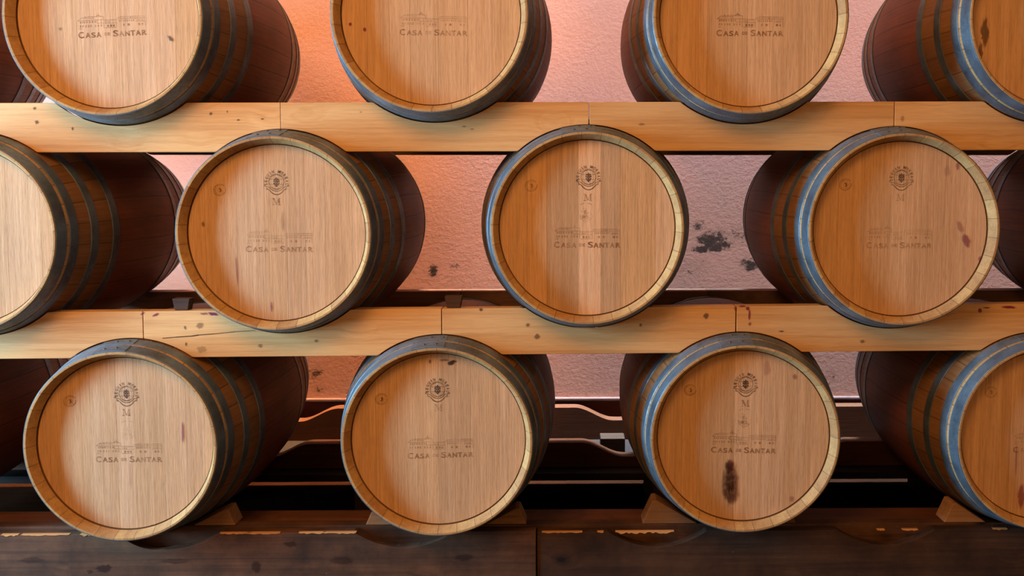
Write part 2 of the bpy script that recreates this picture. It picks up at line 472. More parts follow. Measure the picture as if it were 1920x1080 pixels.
U = .2/1492                     # metres per unit of the lettering study
def ux(x): return (x-974)*U
def uy(y): return (575-y)*U
name_fl = Flat()
for ch, a, b, top in (('C', 228, 345, 505), ('A', 380, 495, 528), ('S', 510, 600, 528), ('A', 618, 725, 528), ('D', 800, 858, 545), ('E', 872, 920, 545),
                      ('S', 985, 1100, 505), ('A', 1112, 1225, 528), ('N', 1245, 1345, 528), ('T', 1362, 1462, 528), ('A', 1478, 1585, 528), ('R', 1612, 1715, 528)):
    place(name_fl, ch, ux(a), ux(b), uy(612 if ch in 'DE' else 642), uy(top), .018 if ch in 'DE' else .022)
NAME_ME = name_fl.mesh('lettering', BURN)

hs = Flat(); w = 9*U
def hl(*p, ww=w): hs.line([(ux(x), uy(y)) for x, y in p], ww)
hl((245, 262), (330, 200), (560, 190), (790, 196)); hl((240, 264), (790, 262)); hl((330, 225), (600, 220)); hl((640, 190), (690, 150), (745, 190)); hl((690, 150), (690, 118)); hl((665, 172), (715, 172))
hl((405, 195), (405, 172)); hl((480, 192), (480, 170)); hl((1390, 262), (1390, 232))
for x in (300, 345, 390, 440, 500, 560, 620): hs.rect(ux(x-11), uy(322), ux(x+11), uy(280))
for x in (290, 340, 410, 470, 520, 620, 680, 745): hs.rect(ux(x-10), uy(410), ux(x+10), uy(362))
hl((260, 440), (330, 440)); hl((800, 200), (800, 440)); hl((655, 270), (655, 335)); hl((745, 270), (745, 335)); hl((655, 335), (800, 335))
hl((800, 275), (1080, 275)); hl((830, 345), (1080, 345)); hl((830, 300), (1060, 300), ww=w*.6)
for x in (890, 955, 1015): hs.rect(ux(x-18), uy(425), ux(x+18), uy(375))
for x in (840, 880, 920): hs.rect(ux(x-7), uy(335), ux(x+7), uy(310))
hl((820, 442), (1060, 442)); hl((1080, 262), (1080, 440), ww=w*.7); hl((1090, 240), (1200, 222), (1690, 225)); hl((1100, 272), (1705, 272)); hl((1500, 335), (1690, 335)); hl((1700, 228), (1705, 440)); hl((1150, 250), (1690, 250), ww=w*.6)
for x in (1150, 1190, 1230, 1275, 1320, 1365, 1410, 1455): hs.rect(ux(x-9), uy(328), ux(x+9), uy(295))
for x in (1530, 1570, 1610, 1650): hs.rect(ux(x-8), uy(322), ux(x+8), uy(298))
for x, q in ((1235, 14), (1340, 24), (1570, 22), (1640, 12)): hs.rect(ux(x-q), uy(425), ux(x+q), uy(375))
HOUSE_ME = hs.mesh('house_drawing', BURN)

em = Flat()
em.arc(0, 0, .0222, .0222, 0, 360, .0016); em.arc(0, 0, .0250, .0250, 20, 160, .0006)
for r in (.0085, .0160):
    em.arc(0, 0, r, .0222, 60, 120, .0008, 10); em.arc(0, 0, r, .0222, 240, 300, .0008, 10); em.arc(0, 0, r, .0222, 120, 240, .0007, 16); em.arc(0, 0, r, .0222, -60, 60, .0007, 16)
for q in (.0078, -.0072): em.line([(-math.sqrt(.0222**2-q*q), q), (math.sqrt(.0222**2-q*q), q)], .0008)
for x, y in ((0, .011), (-.0045, .0075), (.0045, .0075), (0, .0050), (-.0068, .0025), (.0068, .0025), (-.0030, .0005), (.0030, .0005), (-.0062, -.0045), (.0062, -.0045), (0, -.0045), (-.0032, -.0090), (.0032, -.0090), (0, -.0125)): em.disc(x, y, .0026)
em.line([(0, .011), (0, -.0150)], .0009)
word = 'SEGUIN MOREAU'; a0, a1 = 193., -13.
for i, ch in enumerate(word):
    if ch == ' ': continue
    a = math.radians(a0+(a1-a0)*i/(len(word)-1)); v, f = text2d(ch, .03)
    wdt = .0022 if ch == 'I' else .0082 if ch == 'M' else .0064
    ca, sa = math.cos(a), math.sin(a)
    def fn(x, y, wdt=wdt, ca=ca, sa=sa):
        r = .0270+.0088*y; t = (x-.5)*wdt*(.9+.2*y)
        return (r*ca+t*sa, r*sa-t*ca)
    em.glyphs(v, f, fn)
em.arc(0, .004, .0275, .0315, 218, 322, .0017); em.arc(0, .002, .0275, .0400, 222, 318, .0020)
for s_ in (-1, 1):
    em.line([(s_*.0215, -.0155), (s_*.0300, -.0135), (s_*.0295, -.0225), (s_*.0235, -.0225), (s_*.0205, -.0250)], .0014)
    em.line([(s_*.0300, -.0135), (s_*.0365, -.0120), (s_*.0345, -.0080)], .0016); em.line([(s_*.0240, -.0225), (s_*.0290, -.0185)], .0012)
EMBLEM_ME = em.mesh('round_stamp', STAMP)

mm = Flat()
h, w = .0195, .0210
mm.poly([(-.0098, 0), (-.0086, 0), (-.0074, h), (-.0092, h)]); mm.poly([(-.0090, h), (-.0060, h), (.0012, .001), (-.0006, 0)])
mm.poly([(-.0002, .0005), (.0008, 0), (.0080, h), (.0066, h)]); mm.poly([(.0062, h), (.0092, h), (.0098, 0), (.0070, 0)])
for a, b in ((-.0125, -.0060), (.0045, .0125)): mm.rect(a, -.0010, b, .0006)
mm.rect(-.0122, h-.0012, -.0065, h+.0003); mm.rect(.0065, h-.0012, .0122, h+.0003)
M_ME = mm.mesh('letter_mark', BURN)

kn = Flat()
kn.arc(0, 0, .0185, .0165, 10, 345, .0013, 30); kn.arc(0, 0, .0135, .0115, 30, 300, .0008, 24); kn.arc(.001, -.001, .0075, .0065, 0, 360, .0007, 20)
for k in range(14):
    a = 2*PI*k/14+.2; r = .0160; kn.line([(r*.93*math.cos(a), r*.85*math.sin(a)), (r*1.04*math.cos(a+.08), r*.93*math.sin(a+.08))], .0012)
kn.poly([(.001, .006), (.004, .005), (.0055, 0), (.004, -.005), (.0015, -.0065), (0, -.003), (-.0005, .002)]); kn.poly([(-.004, -.004), (-.002, -.0065), (.001, -.0055), (0, -.003)])
SEAL_ME = kn.mesh('small_seal', BURN)

fs = Flat()
r_ = random.Random(3)
for k in range(26):
    a = r_.uniform(0, 2*PI); r = r_.uniform(.004, .021); x, y = r*math.cos(a), r*1.05*math.sin(a)
    fs.arc(x, y, r_.uniform(.002, .005), r_.uniform(.002, .005), r_.uniform(0, 180), r_.uniform(200, 360), .0012, 6)
fs.arc(0, .004, .021, .024, 200, 340, .001); fs.line([(-.018, .030), (-.006, .034)], .002); fs.line([(.004, .034), (.016, .030)], .002)
FAINT_ME = fs.mesh('faint_stamp', BURN)

def blot_mesh(pts, mat, name):
    """irregular outline pts (x, z): a fan with a fade attribute, 1 in the middle and 0 at the rim"""
    cx = sum(p[0] for p in pts)/len(pts); cz = sum(p[1] for p in pts)/len(pts)
    v = [(cx, 0, cz)]+[(cx+(x-cx)*.5, 0, cz+(z-cz)*.5) for x, z in pts]+[(x, 0, z) for x, z in pts]
    n = len(pts); f = []
    for k in range(n):
        m = (k+1) % n; f.append((0, 1+m, 1+k)); f.append((1+k, 1+m, 1+n+m, 1+n+k))
    me = bpy.data.meshes.new(name); me.from_pydata(v, [], f); me.materials.append(mat)
    a = me.attributes.new('fade', 'FLOAT', 'POINT')
    for i in range(len(v)): a.data[i].value = 1. if i == 0 else .8 if i <= n else 0.
    return me
def ellipse(rx, rz, n=20, jag=.18, seed=1):
    q = random.Random(seed)
    return [(rx*math.cos(2*PI*k/n)*(1+q.uniform(-jag, jag)), rz*math.sin(2*PI*k/n)*(1+q.uniform(-jag, jag))) for k in range(n)]

# ------------------------------------------------------------------ the barrels
CX = {  # front face centre (x, z relative to the camera height)
 'T0': (-2.305, .4700), 'T1': (-1.3409, .4682), 'T2': (-.3951, .4785), 'T3': (.5449, .4749), 'T4': (1.4789, .4758),
 'M1': (-1.7861, -.1729), 'M2': (-.8617, -.1660), 'M3': (.0661, -.1518), 'M4': (1.0122, -.1559), 'M5': (1.955, -.1560),
 'B0': (-2.262, -.8070), 'B1': (-1.3315, -.8045), 'B2': (-.3860, -.7952), 'B3': (.5444, -.7899), 'B4': (1.4783, -.7918)}
PXC = {'T1': (191, 28), 'T2': (805, 25), 'T3': (1408, 29), 'T4': (2004, 28), 'M1': (-74, 442), 'M2': (512, 437), 'M3': (1102, 427), 'M4': (1695, 429), 'B1': (225, 837), 'B2': (819, 829), 'B3': (1398, 823), 'B4': (1972, 821)}
LABEL = {
 'T0': 'dark barrel side in the top left corner, behind the leftmost top-row head',
 'T1': 'leftmost top-row oak barrel, a dark nick right of its half-faded name',
 'T2': 'top-row oak barrel with two red dots and faint print on its head',
 'T3': 'top-row oak barrel with blue-grey hoops and clear dark name, third head from left',
 'T4': 'oak barrel cut by the top right corner, dark blotches left on its head',
 'M1': 'middle-row oak barrel cut by the left edge, only bare right part of head showing',
 'M2': 'middle-row oak barrel with stamp and deep orange shaded edge, first full head from left',
 'M3': 'middle-row oak barrel facing squarely, one bright pinkish board down its head',
 'M4': 'middle-row oak barrel with pale blue hoops, purple wine streaks right on its head',
 'M5': 'dark barrel side at the right edge, behind the middle-row head with purple streaks',
 'B0': 'very dark barrel side at lower left edge, behind the leftmost bottom-row head',
 'B1': 'leftmost bottom-row oak barrel with one thin magenta streak right on its head',
 'B2': 'bottom-row oak barrel with a small black smudge above its round stamp',
 'B3': 'bottom-row oak barrel with a large dark purple stain under its printed name',
 'B4': 'bottom-row oak barrel cut by the right edge, with broad pale blue hoops',}
S = 1/633.
CUTS = {'T1': (-111, -51, 22, 124, 159), 'T2': (-120, -78, -40, 13, 68, 113), 'T3': (-134, -77, -2, 45, 134), 'T4': (-120, -60, 0, 60, 120), 'M1': (-100, -40, 20, 80, 142),
        'M2': (-135, -75, -23, 18, 53, 90, 142), 'M3': (-114, -77, -17, 26, 63, 130), 'M4': (-120, -75, -20, 40, 90, 125), 'B1': (-120, -65, -16, 18, 73, 116, 150), 'B2': (-120, -79, -41, 0, 62, 117),
        'B3': (-120, -89, -18, 35, 80, 130), 'B4': (-120, -70, -10, 40, 100)}
TONES = {'T1': [(1, .5), (.96, .5), (1.02, .8), (1.0, .9), (.97, .4), (1.06, .5)], 'T2': [(.95, .2), (.92, .3), (.96, .4), (.93, .5), (1.0, .4), (1.04, .5), (.97, .3)], 'T3': [(.9, .3), (.98, .2), (.9, .3), (1.04, .6), (.95, .5), (.93, .3)],
         'M2': [(1, .4), (.98, .6), (1.0, .9), (.98, .5), (.95, .8), (1.0, .7), (.96, .6), (1.08, 1.)], 'M3': [(.95, .2), (1.02, .1), (.84, .5), (1.20, 1.), (.84, .6), (.98, .1), (1.05, .9)],
         'M4': [(.92, .2), (.98, .2), (.95, .3), (1.0, .6), (.97, .7), (1.04, .9), (1.06, 1.)], 'B1': [(1, .4), (1.0, .5), (1.0, .8), (1.06, 1.), (.98, .7), (1.02, .8), (1.0, .9), (1.04, .6)],
         'B2': [(.98, .3), (.98, .3), (1.0, .5), (1.05, .4), (.93, .7), (.98, .6), (1.0, .8)], 'B3': [(.92, .2), (.98, .1), (.90, .3), (1.06, .8), (1.03, .9), (.95, .6), (1.0, .6)]}
GEN = [(1.0, .4), (.95, .6), (1.03, .8), (.97, .3), (1.02, .6)]
BG = 'oak wine barrels lying on the rack'
barrels = {}
back_head_me = head_mesh([-.17, -.08, .0, .09, .18], GEN, back=True)
for key, (X, Zr) in CX.items():
    Z = Zr+CAM_Z
    root = empty('wine_barrel', (X, L/2, Z-RB-.0025)); tag(root, LABEL[key], 'barrel', BG)
    off = (0, -L/2, RB+.0025)
    link('stave_body', body_me, root, off)
    hd = link('head', head_mesh([c*S for c in CUTS.get(key, (-110, -50, 10, 70, 130))], TONES.get(key, GEN)), root, off)
    link('rear_head', back_head_me, root, off)
    for i, me in enumerate(hoop_mes):
        hp = link('hoop', me, root, off)
        if i < 3:
            y0, y1 = HY[i]; ym = (y0+y1)/2
            for a in ((-9., -2.) if i % 2 == 0 else (-6., .8)):
                t = math.radians(a+(1.5 if key in ('B2', 'M3') else 0)); r = prof(ym)+.0038
                rv = link('rivet', rivet_me, hp, (r*math.sin(t), ym, r*math.cos(t))); rv.rotation_euler = (0, t, 0)
    barrels[key] = (root, hd, X, Z)

def mark(key, me, name, px, py, rot=0., op=1., sc=1., dy=.0006, scz=None):
    root, hd, X, Z = barrels[key]
    p = at(px, py, HEAD_Y)
    o = link(name, me, hd, (p.x-X, HEAD_Y-dy, p.z-Z)); o.rotation_euler = (0, -math.radians(rot), 0)
    o.scale = (sc, 1, scz or sc); o.color = (op, op, op, 1)
    return o
#            key   name x, y, rot, opacity
for k, x, y, r, op in (('T1', 211, 63, 3.2, .95), ('T2', 813, 61, -.5, .62), ('T3', 1406, 62, 0, .95), ('M2', 524, 467, 0, .62), ('M3', 1101, 459, 0, .85), ('M4', 1686, 460, 0, .5), ('B1', 242, 861, 0, .85), ('B2', 826, 853, 1.5, .75), ('B3', 1394, 844, -1.2, .92), ('B4', 1960, 843, 0, .6)):
    mark(k, NAME_ME, 'lettering', x, y, r, op)
    mark(k, HOUSE_ME, 'house_drawing', x, y, r, op*.78)
for k, x, y, op in (('M2', 518, 341, .82), ('M3', 1103, 332, .95), ('M4', 1690, 333, .8), ('B1', 237, 738, .9), ('B2', 820, 730, 1.), ('B3', 1398, 720, 1.)):
    mark(k, EMBLEM_ME, 'round_stamp', x, y, 0, op)
for k, x, y, op in (('M2', 518, 384, .95), ('M3', 1102, 376, .9), ('M4', 1688, 376, .6), ('B1', 237, 779, .85), ('B2', 822, 770, .6), ('B3', 1397, 762, .95)):
    mark(k, M_ME, 'letter_mark', x, y, 0, op)
for k, x, y, r, op in (('M2', 412, 356, 30, .9), ('M3', 996, 348, 25, .9), ('M4', 1585, 346, 25, .8), ('B1', 131, 752, 20, .9), ('B2', 715, 748, 10, .95), ('B3', 1294, 731, 15, .9), ('B4', 1858, 735, 15, .8)):
    mark(k, SEAL_ME, 'small_seal', x, y, r, op)
for k, x, y, op in (('M3', 1099, 402, .42), ('B3', 1396, 787, .5), ('B1', 240, 810, .22)):
    mark(k, FAINT_ME, 'faint_stamp', x, y, 0, op)
def stain(key, px, py, rx, rz, mat, op=1., seed=1, name='wine_stain', jag=.22, rot=0.):
    return mark(key, blot_mesh(ellipse(rx*S, rz*S, 22, jag, seed), mat, name), name, px, py, rot, op, 1., .0011)
stain('B3', 1369, 905, 21, 54, DRIP, .55, 4, jag=.10); stain('B3', 1368, 903, 13, 26, SOOT, .55, 2); stain('B3', 1367, 873, 10, 18, DRIP, .7, 5); stain('B3', 1370, 925, 19, 26, DRIP, .4, 6)
stain('B3', 1490, 706, 5, 7, MAROON, .4, 6); stain('B3', 1484, 935, 6, 8, MAROON, .3, 7); stain('B3', 1437, 690, 10, 20, MAROON, .18, 8)
stain('B1', 343, 810, 3.2, 27, MAROON, .55, 3, jag=.1); stain('B1', 244, 890, 2.5, 40, MAROON, .22, 9, jag=.1)
stain('M2', 444, 505, 3, 38, MAROON, .35, 5, jag=.1, rot=3); stain('M2', 509, 575, 2.5, 12, MAROON, .5, 6)
stain('M4', 1811, 450, 9, 17, MAROON, .5, 3, rot=25); stain('M4', 1800, 425, 7, 16, MAROON, .3, 4, rot=20); stain('M4', 1795, 310, 4, 10, MAROON, .45, 5); stain('M4', 1837, 486, 4, 8, MAROON, .5, 7); stain('M4', 1775, 320, 9, 14, MAROON, .16, 8)
stain('B2', 847, 679, 11, 5, SOOT, .8, 3, 'dark_smudge', .4, 20); stain('B2', 806, 677, 3, 5, SOOT, .5, 5, 'dark_smudge'); stain('B2', 832, 675, 14, 3, SOOT, .35, 8, 'dark_smudge', .4)
stain('T2', 657, 45, 4, 4, MAROON, .7, 3); stain('T2', 684, 55, 4, 5, MAROON, .7, 4); stain('T1', 320, 72, 4.5, 9, SOOT, .55, 4, 'dark_smudge', .4, 35); stain('T1', 113, 54, 4, 4, SOOT, .3, 5, 'dark_smudge')
stain('T2', 690, 158, 9, 4, SOOT, .8, 6, 'dark_smudge', .3, -40)
stain('T4', 1846, 60, 9, 32, SOOT, .5, 6, 'dark_smudge', .4); stain('T4', 1838, 95, 6, 20, SOOT, .45, 8, 'dark_smudge', .4)
stain('B4', 1905, 860, 2.5, 40, MAROON, .35, 5, jag=.1); stain('B4', 1914, 930, 8, 30, MAROON, .45, 6)
stain('M2', 530, 415, 4, 24, SOOT, .18, 6, 'dark_smudge'); stain('M2', 381, 420, 4, 6, SOOT, .4, 6, 'dark_smudge')

# ------------------------------------------------------------------ planks cut to the barrels
def plank(name, x0, x1, y0, y1, top, bot, above=(), below=(), mat=PINE, step=.006, tone=1., extra=None, clear=.0045, bev=.0014):
    """board from x0 to x1; top/bot are ((xa, za), (xb, zb)) lines; barrels above and below are let into it"""
    n = max(4, int((x1-x0)/step)); xs = [x0+(x1-x0)*k/n for k in range(n+1)]
    def lin(l, x): (xa, za), (xb, zb) = l; return za+(zb-za)*(x-xa)/(xb-xa)
    def edge(x, y):
        t, b = lin(top, x), lin(bot, x); r = prof(y)+clear
        for k in above:
            _, _, X, Z = barrels[k]; d = x-X
            if abs(d) < r: t = min(t, Z-math.sqrt(r*r-d*d))
        for k in below:
            _, _, X, Z = barrels[k]; d = x-X
            if abs(d) < r: b = max(b, Z+math.sqrt(r*r-d*d))
        if extra: t = extra(x, t)
        return t, max(b, -9) if b < t else t-.002
    ox = x0; oz = lin(bot, x0); v, f = [], []
    for x in xs:
        for y in (y0, y1):
            t, b = edge(x, y); v += [(x-ox, y-y0, t-oz), (x-ox, y-y0, b-oz)]
    for k in range(n):
        a, c = 4*k, 4*k+4
        f += [(a+1, c+1, c, a), (a+2, c+2, c+3, a+3), (a, c, c+2, a+2), (a+3, c+3, c+1, a+1)]
    f += [(0, 2, 3, 1), (4*n+1, 4*n+3, 4*n+2, 4*n)]
    o = mesh_obj(name, v, f, mat); o.location = (ox, y0, oz); fix_normals(o); o.color = (tone, tone, tone, 1)
    if bev: bevel(o, bev)
    return o
FY0, FY1 = .090, .138
def linepx(pa, pb, y): a, b = at(*pa, y), at(*pb, y); return ((a.x, a.z), (b.x, b.z))
def seam(px, y=FY0): return at(px, 400, y).x
PG = 'pine planks between the barrel rows'
tops, bots = linepx((0, 193), (1900, 190), FY0), linepx((0, 286), (1900, 281), FY0)
T, M, B = ['T0', 'T1', 'T2', 'T3', 'T4'], ['M1', 'M2', 'M3', 'M4', 'M5'], ['B0', 'B1', 'B2', 'B3', 'B4']
XL, XR = -2.35, 2.1
segs = [(XL, seam(530)-.0006, 1.07, 'bright knotty upper-tier pine plank at the left edge, under the leftmost top barrel'),
        (seam(530)+.0006, seam(1103.4), .97, 'smooth tan pine plank of the upper tier, left of the open butt joint'),
        (seam(1105.4), seam(1672.5)-.0008, .90, 'upper-tier pine plank under the third top-row head, right of the open butt joint'),
        (seam(1673.5), XR, .95, 'orange pine plank of the upper tier at the right edge, under the top right barrel')]
top_planks = []
for a, b, t, lab in segs: top_planks.append(tag(plank('pine_plank', a, b, FY0, FY1, tops, bots, T, M, PINE, tone=t), lab, 'plank', PG))
topm, botm = linepx((0, 586), (1900, 570), FY0), linepx((0, 673), (1660, 658.5), FY0)
segm = [(XL, seam(261.5)-.0006, 1.05, 'pale pine plank of the lower tier at the left edge, under a cut-off barrel'),
        (seam(262.5), seam(826)-.001, 1.08, 'cracked pale pine plank of the lower tier with a knot and magenta wine splashes'),
        (seam(827), seam(1382)-.001, .98, 'pine plank of the lower tier with scattered round knots, under the squarely facing barrel'),
        (seam(1383.5), XR, .92, 'orange lower-tier pine plank at the right edge, wine runs at its left end')]
mid = []
for a, b, t, lab in segm: mid.append(tag(plank('pine_plank', a, b, FY0, FY1, topm, botm, M, B, PINE, tone=t), lab, 'plank', PG))
def plank_stain(pl, px, py, rx, rz, mat, op=1., seed=1, rot=0., name='wine_stain', jag=.25, pts=None):
    p = at(px, py, FY0)
    o = link(name, blot_mesh(pts or ellipse(rx*S, rz*S, 18, jag, seed), mat, name), pl, (p.x-pl.location.x, -.0008, p.z-pl.location.z))
    o.rotation_euler = (0, -math.radians(rot), 0); o.color = (op, op, op, 1)
plank_stain(mid[1], 399, 588.5, 11, 4, MAROON, .9, 2, -8); plank_stain(mid[1], 383, 588, 10, 3, MAROON, .5, 4); plank_stain(mid[1], 292, 590, 9, 3, MAROON, .7, 3, 25); plank_stain(mid[1], 267, 588, 6, 2.5, MAROON, .6, 5, 30)
plank_stain(mid[1], 347, 614, 3, 5, SOOT, .5, 3, 10, 'knot'); plank_stain(mid[1], 374, 610, 9, 8, SOOT, .35, 5, 0, 'knot')
plank_stain(mid[0], 260, 596, 3, 2.5, SOOT, .7, 2, 0, 'knot') if False else None
plank_stain(mid[3], 1402, 578, 5, 5, MAROON, .8, 3); plank_stain(mid[3], 1405, 590, 3, 14, MAROON, .7, 5, jag=.15); plank_stain(mid[3], 1392, 574, 9, 3, MAROON, .7, 6); plank_stain(mid[3], 1406, 607, 4, 5, MAROON, .5, 7)
plank_stain(mid[3], 1837, 582, 5, 6, MAROON, .8, 5, 30); plank_stain(mid[3], 1892, 576, 18, 3.5, MAROON, .8, 6, -3); plank_stain(mid[3], 1850, 577, 10, 2, SOOT, .6, 7)
plank_stain(mid[2], 1379, 566+12, 4, 6, MAROON, .5, 4)
plank_stain(mid[2], 902, 580, 4.5, 5, SOOT, .6, 4, 0, 'knot'); plank_stain(mid[2], 989, 609, 5, 5, SOOT, .45, 5, 0, 'knot'); plank_stain(mid[2], 1007, 631, 7, 7, SOOT, .45, 6, 0, 'knot'); plank_stain(mid[2], 1324, 592, 7, 8, SOOT, .5, 7, 0, 'knot'); plank_stain(mid[2], 1201, 609, 4, 4, SOOT, .5, 8, 0, 'knot')
for i, x, y, a, b, op, sd in ((0, 65, 203, 4, 4, .55, 1), (0, 69, 229, 4.5, 5, .55, 2), (0, 136, 241, 2, 4, .7, 3), (0, 395, 213, 4, 4, .5, 5), (0, 447, 225, 4, 2, .6, 6), (0, 492, 223, 4, 2, .6, 7), (0, 426, 209, 2, 3, .5, 8),
                              (1, 870, 237, 5, 2, .35, 3), (1, 885, 242, 5, 2, .35, 4), (1, 676, 210, 3, 2, .3, 5), (2, 1203, 233, 8, 3, .3, 6), (3, 1692, 222, 5, 8, .25, 7)):
    plank_stain(top_planks[i], x, y, a, b, SOOT, op, sd, 0, 'knot')
for x, y, a, b, op, sd in ((349, 645, 2.5, 5, .6, 1), (378, 655, 12, 9, .22, 2), (488, 648, 6, 5, .35, 3), (593, 639, 5, 4, .4, 4)): plank_stain(mid[1], x, y, a, b, SOOT, op, sd, 0, 'knot')
plank_stain(mid[3], 1465, 621, 7, 2, SOOT, .6, 3, 0, 'knot'); plank_stain(mid[3], 1617, 640, 6, 5, SOOT, .4, 4, 0, 'knot'); plank_stain(mid[0], 25, 598, 3, 2, SOOT, .4, 4, 0, 'knot')
# the long crack in the pale plank
ck = Flat(); c0 = at(305, 634, FY0)
cpts = [at(x, y, FY0) for x, y in ((305, 634), (330, 632), (360, 630), (372, 628), (400, 626), (440, 622), (478, 619.5))]
for i in range(len(cpts)-1): ck.line([(cpts[i].x-c0.x, cpts[i].z-c0.z), (cpts[i+1].x-c0.x, cpts[i+1].z-c0.z)], (.0020, .0026, .0030, .0022, .0018, .0012)[i])
CRACK = NT('crack_shadow', .9); CRACK.color((.05, .022, .01))
link('crack', ck.mesh('crack', CRACK.m), mid[1], (c0.x-mid[1].location.x, -.0008, c0.z-mid[1].location.z))

# thin boards carrying the back ends of the two upper rows
RY0, RY1 = .865, .935
def rear(z_keys, b_keys, lab_parts, dz, tone, drop=.072):
    rows = [barrels[k] for k in z_keys]; zb = min(r[3] for r in rows)-prof(RY0)
    top = ((-2.6, zb+dz), (2.4, zb+dz)); bot = ((-2.6, zb-drop), (2.4, zb-drop))
    for a, b, t, lab in lab_parts:
        tag(plank('rear_board', a, b, RY0, RY1, top, bot, z_keys, b_keys, GREYB, step=.012, tone=t*tone, clear=.006), lab, 'board', 'dark boards under the back ends of the barrels')
    return zb+dz
xs_ = at(1328, 550, RY0).x
zr_t = rear(T, M, [(-2.6, 2.4, 1., 'dark board behind the upper pine planks, seen as a thin strip below them')], .030, 1.)
xj = at(864, 550, RY0).x
zr_m = rear(M, B, [(-2.6, xj-.001, 1., 'dark grey-brown rear board of the middle row, left stretch behind the first full barrel'), (xj+.001, xs_-.001, .85, 'dark rear board of the middle row behind the squarely facing barrel'), (xs_+.001, 2.4, .65, 'dark reddish rear board of the middle row, right stretch')], .030, 3.6, .115)

# ------------------------------------------------------------------ bottom rack
zf = linepx((0, 1003), (1900, 989), FY0)
def scallop(cxs, half, depth):
    def fn(x, t):
        for c in cxs:
            u = (x-c)/half
            if abs(u) < 1: t = min(t, t-depth*(1-u*u))
        return t
    return fn
scx = [at(p, 1000, FY0).x for p in (318, 757, 1232, 1662)]
low = ((-2.4, 0.0), (2.2, 0.0))
sj = at(1006, 1000, FY0).x
BGp = 'weathered beams of the bottom rack'
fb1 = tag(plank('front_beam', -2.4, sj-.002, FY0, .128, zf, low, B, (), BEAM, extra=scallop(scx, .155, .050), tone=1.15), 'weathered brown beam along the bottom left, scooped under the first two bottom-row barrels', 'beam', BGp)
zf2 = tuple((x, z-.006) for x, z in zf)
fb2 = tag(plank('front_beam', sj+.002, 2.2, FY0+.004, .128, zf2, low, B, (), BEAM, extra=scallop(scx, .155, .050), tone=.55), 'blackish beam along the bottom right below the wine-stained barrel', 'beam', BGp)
LIT_SPLIT = m_pine('lit_split_wood', (.62, .30, .10), (.50, .22, .07), (.25, .10, .03), .7, False)
def chip(beam, zline, px0, px1, hpx, seed, yb=0.):  # bright colour standing for the lit top edge of the beam, chipped in places
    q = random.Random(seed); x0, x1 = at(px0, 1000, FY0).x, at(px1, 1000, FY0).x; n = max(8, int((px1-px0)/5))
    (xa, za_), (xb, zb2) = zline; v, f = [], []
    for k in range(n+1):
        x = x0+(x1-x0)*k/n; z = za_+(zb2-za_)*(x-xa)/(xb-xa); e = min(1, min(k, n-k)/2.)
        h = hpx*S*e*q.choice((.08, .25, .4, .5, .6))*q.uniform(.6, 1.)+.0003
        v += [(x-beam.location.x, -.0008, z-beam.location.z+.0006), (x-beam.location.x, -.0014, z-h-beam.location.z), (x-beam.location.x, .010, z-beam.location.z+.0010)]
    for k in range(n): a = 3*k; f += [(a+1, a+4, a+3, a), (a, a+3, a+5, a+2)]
    link('lit_chipped_edge', mesh_raw(v, f, LIT_SPLIT), beam, (0, yb, 0))
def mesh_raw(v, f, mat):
    me = bpy.data.meshes.new('lit_chipped_edge'); me.from_pydata(v, [], f); me.materials.append(mat); return me
for x, y, a, b, op, sd in ((195, 1066, 20, 11, .6, 1), (168, 1072, 7, 6, .4, 2), (480, 1062, 12, 15, .5, 3), (545, 1020, 16, 8, .45, 4), (868, 1045, 24, 9, .4, 5), (60, 1050, 30, 8, .3, 6), (330, 1052, 40, 7, .3, 7), (640, 1050, 34, 10, .35, 8)):
    plank_stain(fb1, x, y, a, b, SOOT, op, sd, 0, 'knot')
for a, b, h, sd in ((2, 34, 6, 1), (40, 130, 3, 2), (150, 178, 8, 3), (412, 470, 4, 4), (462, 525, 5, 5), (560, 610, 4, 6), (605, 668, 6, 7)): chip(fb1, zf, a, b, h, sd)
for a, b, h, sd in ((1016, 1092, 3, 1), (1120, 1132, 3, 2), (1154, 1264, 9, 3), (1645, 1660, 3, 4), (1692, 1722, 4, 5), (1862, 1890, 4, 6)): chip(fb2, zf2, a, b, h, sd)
zs = linepx((0, 988), (1900, 980), .130)
tag(plank('inner_beam', -2.4, 2.2, .130, .172, zs, low, B, (), BEAM, tone=.9, step=.008), 'grey-brown beam standing just behind and above the front beams', 'beam', BGp)
zr = linepx((0, 987), (1900, 978), .174)
tag(plank('support_beam', -2.4, 2.2, .174, .300, zr, low, B, (), REDB, step=.010), 'red-brown supporting beam in shadow behind the bottom front beams', 'beam', BGp)

# cradle boards of the pallets behind the bottom row
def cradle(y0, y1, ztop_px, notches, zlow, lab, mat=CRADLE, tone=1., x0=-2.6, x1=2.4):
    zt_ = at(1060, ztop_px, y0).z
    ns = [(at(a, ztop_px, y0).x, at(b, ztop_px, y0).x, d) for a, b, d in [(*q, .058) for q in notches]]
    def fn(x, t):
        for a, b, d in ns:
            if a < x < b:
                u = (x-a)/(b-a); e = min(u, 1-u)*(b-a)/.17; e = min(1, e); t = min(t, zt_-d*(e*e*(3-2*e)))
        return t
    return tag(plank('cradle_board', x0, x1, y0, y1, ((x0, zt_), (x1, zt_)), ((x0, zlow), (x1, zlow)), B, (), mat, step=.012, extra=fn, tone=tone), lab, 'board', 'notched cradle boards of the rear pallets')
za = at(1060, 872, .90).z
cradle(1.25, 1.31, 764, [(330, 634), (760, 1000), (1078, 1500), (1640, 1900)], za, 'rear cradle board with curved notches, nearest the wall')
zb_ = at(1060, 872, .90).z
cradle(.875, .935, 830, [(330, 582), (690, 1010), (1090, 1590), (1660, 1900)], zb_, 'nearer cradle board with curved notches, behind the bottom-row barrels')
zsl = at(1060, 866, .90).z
zdk = at(1060, 872, .90).z
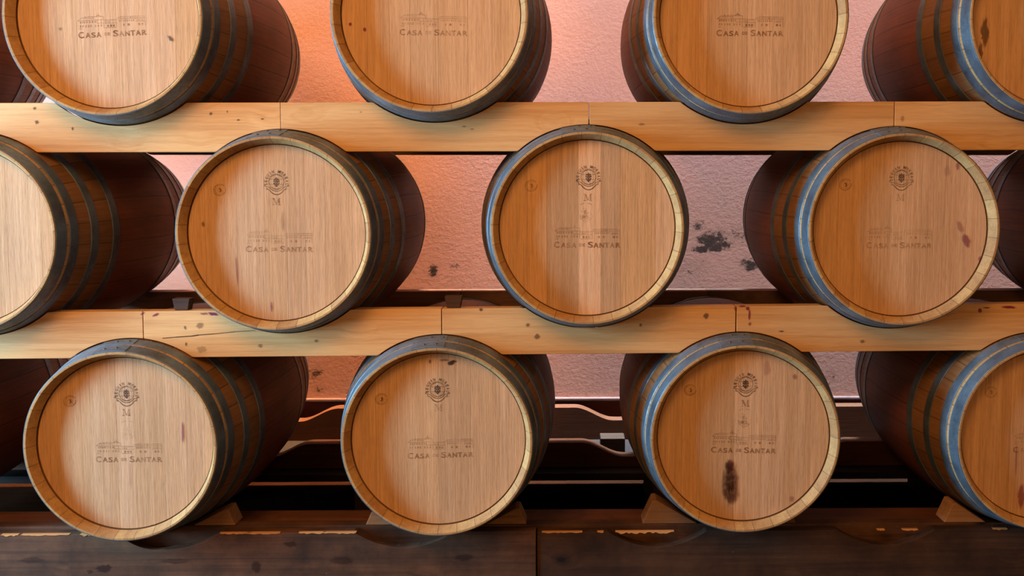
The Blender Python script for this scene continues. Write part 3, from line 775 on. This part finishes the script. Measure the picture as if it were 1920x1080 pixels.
v, f = box(-2.6, 2.4, .80, 1.34, zdk-.030, zdk-.0005)
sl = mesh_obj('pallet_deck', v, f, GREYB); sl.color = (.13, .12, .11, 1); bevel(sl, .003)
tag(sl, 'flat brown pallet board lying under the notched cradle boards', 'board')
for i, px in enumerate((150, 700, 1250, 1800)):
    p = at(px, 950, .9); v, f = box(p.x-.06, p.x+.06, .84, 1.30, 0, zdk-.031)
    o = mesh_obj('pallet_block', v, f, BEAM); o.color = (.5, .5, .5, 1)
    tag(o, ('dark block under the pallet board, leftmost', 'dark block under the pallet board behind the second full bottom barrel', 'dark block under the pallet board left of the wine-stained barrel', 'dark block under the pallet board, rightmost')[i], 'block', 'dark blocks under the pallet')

pa, pb = at(1126, 822, 1.02), at(1172, 822, 1.02)
v, f = box(pa.x, pb.x, 1.02, 1.10, zdk, pa.z)
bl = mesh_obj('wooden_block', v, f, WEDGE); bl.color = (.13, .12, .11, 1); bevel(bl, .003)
tag(bl, 'small brown wooden block on the pallet, just left of the wine-stained barrel', 'block')

# wedges that stop the barrels from rolling
def wedge(key, side, theta, y0, y1, zbase, hgt, lab, tone=1., cut=.012, name='wooden_wedge'):
    _, _, X, Z = barrels[key]; r = max(prof(y0), prof(y1))+.004; th = math.radians(theta)
    tx, tz = math.cos(th), math.sin(th)                      # tangent, going outward and up
    P = (r*math.sin(th), -r*math.cos(th))
    def on(z): q = (z-Z-P[1])/tz; return P[0]+q*tx
    x_in, x_up = on(zbase), on(zbase+hgt)
    pts = [(x_in, zbase), (x_up, zbase+hgt), (x_up+cut, zbase+hgt), (x_up+cut+hgt*.45, zbase)]
    pts = [(X+side*a, b) for a, b in pts]
    ox, oz = sum(p[0] for p in pts)/4, zbase
    v = [(a-ox, 0, b-oz) for a, b in pts]+[(a-ox, y1-y0, b-oz) for a, b in pts]
    f = [(0, 1, 2, 3), (7, 6, 5, 4), (0, 4, 5, 1), (1, 5, 6, 2), (2, 6, 7, 3), (3, 7, 4, 0)]
    o = mesh_obj(name, v, f, WEDGE); o.location = (ox, y0, oz); fix_normals(o); o.color = (tone, tone, tone, 1); bevel(o, .002)
    return tag(o, lab, 'wedge', 'wooden wedges holding the barrels')
zi = zs[0][1]+.001
def z_on(line, x): (xa, za_), (xb, zb2) = line; return za_+(zb2-za_)*(x-xa)/(xb-xa)
for key, side, th, h, lab, tn in (('B1', 1, 27, .050, 'brown wedge under the right flank of the bottom-row barrel with the magenta streak', .9), ('B1', -1, 24, .018, 'small pale chip of wood under the left flank of the leftmost bottom barrel', 1.9),
                                  ('B2', -1, 25, .040, 'light brown wedge under the left flank of the barrel with the black smudge', 1.1), ('B2', 1, 28, .050, 'reddish wedge under the right flank of the barrel with the black smudge', .75),
                                  ('B3', -1, 30, .075, 'grey upright wedge under the left flank of the wine-stained barrel', .75), ('B3', 1, 25, .025, 'small dark wedge under the right flank of the wine-stained barrel', .5), ('B4', -1, 33, .062, 'chunky orange-brown wedge under the left flank of the bottom right barrel', 1.15)):
    X = barrels[key][2]; y0, y1 = .132, .200
    zb3 = max(z_on(zs, X+side*.16), z_on(zr, X+side*.16))+.0008
    wedge(key, side, th, y0, y1, zb3, h, lab, tn)
for px, lab in ((343, 'small dark wedge on the lower-tier plank just left of the first full middle-row barrel'), (851, 'small dark wedge on the lower-tier plank just left of the squarely facing barrel')):
    p = at(px, 572, .115); z = z_on(topm, p.x)+.0006; w_, h_ = .027, .036
    v = [(-w_*.75, 0, 0), (-w_, 0, h_), (w_, 0, h_), (w_*.75, 0, 0), (-w_*.75, .034, 0), (-w_, .034, h_), (w_, .034, h_), (w_*.75, .034, 0)]
    o = mesh_obj('wooden_wedge', v, [(0, 1, 2, 3), (7, 6, 5, 4), (0, 4, 5, 1), (1, 5, 6, 2), (2, 6, 7, 3), (3, 7, 4, 0)], GREYB); o.location = (p.x, .102, z); fix_normals(o); o.color = (.8, .8, .8, 1); bevel(o, .002)  # dark wood colour stands in for the shade around these wedges
    tag(o, lab, 'wedge', 'wooden wedges holding the barrels')
